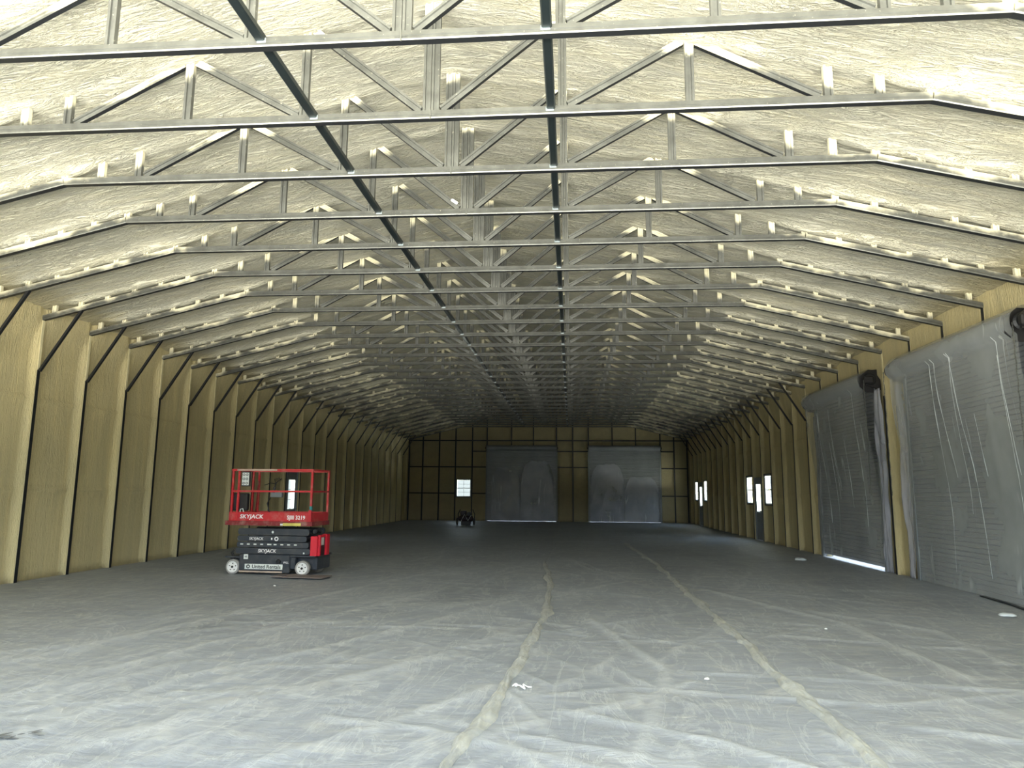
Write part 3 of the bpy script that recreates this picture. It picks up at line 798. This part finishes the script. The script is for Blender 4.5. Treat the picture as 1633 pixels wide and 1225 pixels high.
# paper tag stuck on a diagonal of the fourth truss
o = MB().box(-.05, .05, -.012, .0, -.018, .018).build('paper_tag', M_WHITE); o.location = (-.16, ty(3)-.04, 5.36); o.rotation_euler = (0, .62, 0)
tag(o, 'small white tag caught on a diagonal of the fourth roof truss', 'tag')

# ------------------------------------------------------------------ scissor lift
def paint(name, col, rough=.4, dust=.35, dcol=(.45, .38, .30)):
    M, n_, l_, b = newmat(name); b.inputs['Roughness'].default_value = rough
    t = noise_node(n_, l_, 6, detail=7, rough=.65)
    f = ramp(n_, l_, t.outputs[0], [(.48, g(0)), (.75, g(1))])
    c = mixc(n_, l_, math_node(n_, l_, 'MULTIPLY', f.outputs[0], dust), col, dcol); l_.new(c, b.inputs['Base Color'])
    return M
RED = paint('red_paint', (.46, .018, .028), .35, .35); RED2 = paint('dusty_dark_red', (.20, .015, .018), .5, .5)
BRED = plain('bright_red', (.56, .012, .03), .4)
NAVY = paint('charcoal_paint', (.030, .037, .048), .4, .10); TYRE = plain('grey_tyre', (.30, .29, .27), .8); HUB = plain('white_hub', (.72, .72, .70), .5)
TAN = plain('overspray_tan', (.42, .33, .26), .7, 0, .2); TEAL = plain('teal_tape', (.02, .22, .22), .5); YEL = plain('yellow_label', (.62, .55, .12), .5, 0, .25)
LET = plain('white_lettering', (.82, .82, .82), .5); SIL = plain('pale_sticker', (.66, .70, .66), .5); INK = plain('black_ink', (.01, .012, .015), .5)
lift = thing('scissor_lift', (-4.165, 13.27, .012), 'red and charcoal scissor lift with platform lowered, parked on the floor sheeting', 'scissor lift', None, -.07)
lift.scale = (1, 1, .985)
RX = (math.radians(90), 0, 0)
# chassis
b = MB()
b.box(-.56, .44, -.36, .36, .075, .375, bev=.012); b.box(.44, .90, -.22, .36, .10, .375, bev=.01); b.box(-.80, -.56, -.26, .26, .14, .34, bev=.01)
b.box(-.84, -.52, -.38, .38, .30, .335, bev=.008); b.box(.44, .92, -.38, .38, .335, .375, bev=.008)
b.box(.45, .54, -.37, -.30, .12, .335, bev=.01)
ch = b.build('chassis', NAVY, lift)
b = MB(); b.box(-.55, .43, -.385, -.36, .08, .37, bev=.008); dr = b.build('side_tray_door', NAVY, ch)
b = MB(); b.box(-.43, .31, -.392, -.385, .105, .20); st = b.build('sticker', SIL, ch)
b = MB(); b.box(-.46, -.375, -.392, -.385, .285, .375); b.build('sticker', SIL, ch)
text('United Rentals', .093, (-.005, -.394, .152), RX, INK, ch, bold=.0012, squash=1.02)
b = MB(); b.lathe([(.018, -.002), (.036, -.002), (.036, .002), (.018, .002)], (-.36, -.395, .153), 'y', 18); b.build('round_logo', INK, ch)
text('48', .05, (-.417, -.394, .33), RX, INK, ch, name='lettering')
text('WLL', .055, (.37, -.387, .235), RX, LET, ch)
b = MB(); b.lathe([(.022, -.03), (.040, -.03), (.046, -.01), (.046, 0), (.0, 0)], (.225, -.385, .25), 'y', 18); b.build('latch_ring', M_BLACK, ch)
b = MB(); b.box(.30, .44, -.39, -.37, .05, .15, bev=.006); b.build('pothole_guard', NAVY, ch)
b = MB(); b.box(-.55, .30, -.375, -.35, .045, .075); b.build('skirt_rail', TAN, ch)
for x in (-.68, .68):
    for s in (-1, 1):
        w = bpy.data.objects.new('wheel', None); COL.objects.link(w); w.parent = lift; w.location = (x, s*.335, .137)
        a = s
        b = MB(); b.lathe([(.10, a*-.045), (.128, a*-.045), (.137, a*-.035), (.137, a*.035), (.128, a*.05), (.105, a*.05), (.10, a*.035)], (0, 0, 0), 'y', 32); b.build('tyre', TYRE, w, smooth=True)
        b = MB(); b.lathe([(.105, a*.044), (.092, a*.047), (.085, a*.030), (.045, a*.034), (.04, a*.045), (0, a*.045)], (0, 0, 0), 'y', 32); b.build('hub', HUB, w)
        b = MB()
        for k in range(5):
            b = MB(); t = 2*math.pi*k/5+.3; b.lathe([(.011, a*.028), (.011, a*.041), (0, a*.041)], (.062*math.cos(t), 0, .062*math.sin(t)), 'y', 8); b.build('wheel_nut', M_BLACK, w)
        b = MB(); b.lathe([(.022, a*.03), (.022, a*.055), (0, a*.055)], (0, 0, 0), 'y', 12)
        b.build('hub_cap', M_BLACK, w)
b = MB()
for x in (-.68, .68): b.box(x-.04, x+.04, -.29, .29, .10, .17)
b.build('axle', M_BLACK, lift)
b = MB(); b.tube([(-.66, -.33, .28), (-.72, -.36, .40), (-.68, -.34, .44)], .022, 8); b.build('steering_cylinder', M_BLACK, lift)
# folded scissor stack
LV = [(.385, .490, -.64, .82), (.500, .600, -.63, .78), (.612, .715, -.62, .74), (.728, .848, -.62, .78)]
for s in (-1, 1):
    for k, (z0, z1, x0, x1) in enumerate(LV):
        inn = .0 if k % 2 == 0 else .012
        ya = s*(.375-inn); yb = s*(.315-inn)
        b = MB(); z_ = (z0+z1)/2; hh = (z1-z0)/2; pr2 = []
        for q in range(7): t = math.pi/2+math.pi*q/6; pr2.append((x0+hh*.6+hh*.6*math.cos(t), z_+hh*math.sin(t)))
        for q in range(7): t = -math.pi/2+math.pi*q/6; pr2.append((x1-hh*.6+hh*.6*math.cos(t), z_+hh*math.sin(t)))
        b.prism([(p[0], p[1]) for p in pr2], (0, ya, 0), (0, yb, 0), (1, 0, 0), (0, 0, 1))
        ar = b.build('scissor_arm', NAVY, lift)
        if s < 0:
            yf = ya-.0015
            if k == 0: text('SKYJACK', .085, (-.02, yf, .437), RX, LET, ar, bold=.001, squash=1.05, shear=.15); MB().box(.685, .715, yf-.002, yf, .395, .425).build('sticker', SIL, ar)
            if k == 2:
                text('SKYJACK', .07, (-.245, yf, .66), RX, LET, ar, bold=.0008, squash=1.0, shear=.15)
                q = MB(); q.lathe([(.022, -.002), (.040, -.002), (.040, .002), (.022, .002)], (.155, yf, .663), 'y', 16); q.box(.05, .075, yf-.002, yf, .645, .68); q.build('round_label', LET, ar)
            if k == 1:
                q = MB()
                for i in range(9):
                    x = -.53+.132*i
                    if i == 4: q.lathe([(0, -.002), (.014, -.002), (.014, .002), (0, .002)], (x-.01, yf, .558), 'y', 10)
                    q.box(x-.028+(.03 if i == 4 else 0), x+.028+(.03 if i == 4 else 0), yf-.002, yf, .546, .568)
                q.build('arm_stickers', SIL, ar)
            if k == 3:
                q = MB(); q.lathe([(0, -.006), (.020, -.006), (.024, 0), (.0, .0)], (.07, yf, .785), 'y', 12); q.build('pivot_pin', SIL, ar)
b = MB()
for k, (z0, z1, x0, x1) in enumerate(LV):
    for x in (x0+.06, x1-.06, .07): b.tube([(x, -.34, (z0+z1)/2), (x, .34, (z0+z1)/2)], .028, 10)
b.build('cross_tube', NAVY, lift)
b = MB(); b.tube([(-.3, 0, .42), (.45, 0, .78)], .045, 12); b.build('lift_cylinder', M_BLACK, lift)
for z in (.48, .62, .80):
    b = MB(); b.lathe([(0, -.05), (.045, -.05), (.045, .05), (0, .05)], (.84, -.20, z), 'y', 14); b.build('roller', M_BLACK, lift)
b = MB(); b.tube([(.80, -.30, .50), (.90, -.28, .62), (.84, -.26, .75), (.92, -.24, .86)], .013, 6); b.tube([(.82, -.1, .45), (.93, -.05, .6), (.86, 0, .8)], .013, 6); b.build('hydraulic_hose', M_BLACK, lift)
b = MB(); b.box(.72, .88, -.28, .28, .385, .62, bev=.02); b.build('pump_housing', M_BLACK, lift)
# platform
b = MB(); b.box(-.80, .81, -.37, .37, .90, .945); pf = b.build('platform_deck', RED2, lift)
b = MB(); b.box(-.86, .83, -.385, -.37, .905, .985, bev=.004); b.box(-.86, .83, .37, .385, .905, .985, bev=.004); b.box(.81, .84, -.385, .385, .905, .985)
b.box(-.88, -.86, -.385, .385, .905, .985)
for x in (-.5, -.3, -.1, .12, .3): b.box(x, x+.08, -.390, -.384, .93, .955)
b.build('deck_rail', RED2, lift)
b = MB(); b.box(.27, .62, -.3925, -.390, .905, .955); b.build('warning_label', YEL, lift)
b = MB(); b.box(.22, .27, -.3925, -.390, .91, .945); b.build('warning_label', SIL, lift)
b = MB(); b.box(-.81, .81, -.385, -.373, .985, 1.15, bev=.003); tb_ = b.build('toe_board', RED, lift)
text('SKYJACK', .105, (-.36, -.387, 1.065), RX, LET, tb_, bold=.0018, squash=1.1, shear=.12)
text('SJIII 3219', .10, (.52, -.387, 1.055), RX, LET, tb_, bold=.0018, squash=.95)
b = MB(); b.box(-.81, .81, .373, .385, .985, 1.15); b.build('toe_board', RED, lift)
for x in (-.81, .80):
    b = MB(); b.box(x, x+.012, -.373, .373, .985, 1.15); b.build('toe_board', RED, lift)
b = MB(); b.box(.76, .815, -.40, -.37, .985, 1.20, bev=.006); b.build('corner_bracket', RED, lift)
def rail(name, p, q, w=.036, mat=RED, par=lift):
    return MB().bar(p, q, w).build(name, mat, par)
for s in (-1, 1):
    y = s*.372
    for x in (-.775, -.655, .795): rail('rail_post', (x, y, 1.0), (x, y, 1.95))
    rail('top_rail', (-.80, y, 1.94), (.81, y, 1.94), .040, RED)
    rail('mid_rail', (-.775, y, 1.54), (.80, y, 1.54), .034, RED if s < 0 else RED2)
b = MB(); b.box(-.70, .10, -.394, -.391, 1.925, 1.958); o = b.build('rail_overspray', TAN, lift); o['label'] = 'tan overspray on the near top rail'
for x in (-.78, .80):
    rail('end_rail', (x, -.37, 1.94), (x, .37, 1.94), .032); rail('end_rail', (x, -.37, 1.54), (x, .37, 1.54), .032)
b = MB(); b.tube([(-.60, -.372, 1.15), (-.60, -.372, 1.20), (-.55, -.372, 1.21), (-.53, -.372, 1.15)], .01, 6); b.build('grab_hook', SIL, lift)
b = MB(); b.box(-.80, -.50, -.34, -.22, 1.17, 1.50, bev=.02); b.build('manual_box', M_BLACK, lift)
b = MB(); b.box(-.62, -.44, -.352, -.343, 1.63, 1.91); pb = b.build('label_board', M_BLACK, lift)
b = MB(); b.box(-.61, -.475, -.356, -.352, 1.65, 1.89); b.build('label_face', SIL, pb)
for i in range(3):
    for j in range(2):
        b = MB(); b.lathe([(.014, -.002), (.024, -.002), (.024, .002), (.014, .002)], (-.575+.062*j, -.358, 1.69+.08*i), 'y', 12); b.build('label_symbol', INK, pb)
b = MB(); b.bar((.795, -.372, 1.19), (.795, -.372, 1.27), .042); b.build('tape_wrap', TEAL, lift)
b = MB(); b.box(-.36, -.12, .28, .36, 1.42, 1.52, bev=.01); b.build('control_box', M_GREY, lift)
b = MB(); b.tube([(-.30, .30, 1.52), (-.28, .30, 1.62)], .028, 8); b.tube([(-.28, .3, 1.62), (-.26, .3, 1.72)], .012, 6); b.build('joystick', M_BLACK, lift)
b = MB(); b.tube([(-.50, .3, 1.66), (-.38, .3, 1.70), (-.27, .3, 1.69), (-.22, .3, 1.74), (-.14, .3, 1.79)], .008, 6)
b.tube([(-.27, .3, 1.70), (-.30, .3, 1.78), (-.20, .3, 1.80), (-.16, .3, 1.76)], .007, 6)
b.tube([(-.36, .3, 1.42), (-.42, .3, 1.30), (-.36, .3, 1.10), (-.30, .3, 1.0)], .010, 6); b.build('control_cable', M_BLACK, lift)
b = MB(); b.bar((-.66, .3, 1.0), (-.60, .25, 1.75), .02); b.build('support_strut', RED2, lift)
# entry ladder at the rear end
b = MB(); b.box(.93, .985, -.33, -.27, .36, .74, bev=.006); b.box(.93, .985, -.02, .04, .36, .74, bev=.006); b.box(.935, .96, -.33, .04, .70, .74); ld = b.build('ladder_frame', BRED, lift)
b = MB(); b.box(.93, .945, -.27, -.02, .37, .70); b.build('ladder_panel', M_BLACK, ld)
b = MB(); b.box(.945, .950, -.20, -.08, .55, .69); b.build('ladder_label', SIL, ld)
b = MB(); b.box(.82, .95, -.38, -.27, .36, .72, bev=.006); b.build('ladder_stile', BRED, ld)
b = MB(); b.box(.86, .98, .04, .12, .36, .74, bev=.006); b.build('ladder_stile', BRED, ld)
# flat board by the rear wheel
b = MB(); b.box(0, .95, -.42, 0, 0, .012); b.box(.0, .20, -.42, -.1, .012, .02)
o = b.build('flat_board', plain('grey_brown_board', (.17, .14, .125), .7, 0, .2)); o.location = (-3.85, 12.80, .040); o.rotation_euler = (0, 0, -.08)
tag(o, "flat grey-brown board lying beside the lift's rear wheel", 'board')

# ------------------------------------------------------------------ small wheeled machine by the end wall
mc = thing('portable_compressor', (-3.62, 33.9, .02), 'small dark wheeled machine standing on the floor before the end wall', 'machine')
DKR = plain('dark_oxide', (.035, .022, .026), .5); 
b = MB(); b.lathe([(0, -.34), (.10, -.33), (.14, -.28), (.14, .28), (.10, .33), (0, .34)], (0, 0, .30), 'x', 18); b.build('tank', DKR, mc, smooth=True)
for s in (-1, 1):
    b = MB(); b.lathe([(.0, -.03), (.16, -.03), (.17, 0), (.16, .03), (0, .03)], (s*.40, -.08, .17), 'x', 20); b.build('wheel', M_BLACK, mc)
    b = MB(); b.tube([(s*.38, .1, .25), (s*.40, .12, .50), (s*.30, .15, .72)], .022, 8); b.build('handle', M_BLACK, mc)
b = MB(); b.box(-.26, .02, -.14, .14, .44, .66, bev=.03); b.build('engine', DKR, mc)
b = MB(); b.box(.06, .28, -.12, .12, .44, .60, bev=.02); b.lathe([(0, 0), (.10, .0), (.10, .03), (0, .03)], (.17, -.16, .52), 'y', 16); b.build('pump', M_BLACK, mc)
b = MB(); b.tube([(-.26, -.1, .1), (-.05, -.16, .5), (.12, -.16, .2), (.26, -.14, .45)], .012, 6); b.build('hose', SIL, mc)
b = MB(); b.box(-.22, .22, -.1, .1, .0, .17); b.build('foot', M_BLACK, mc)
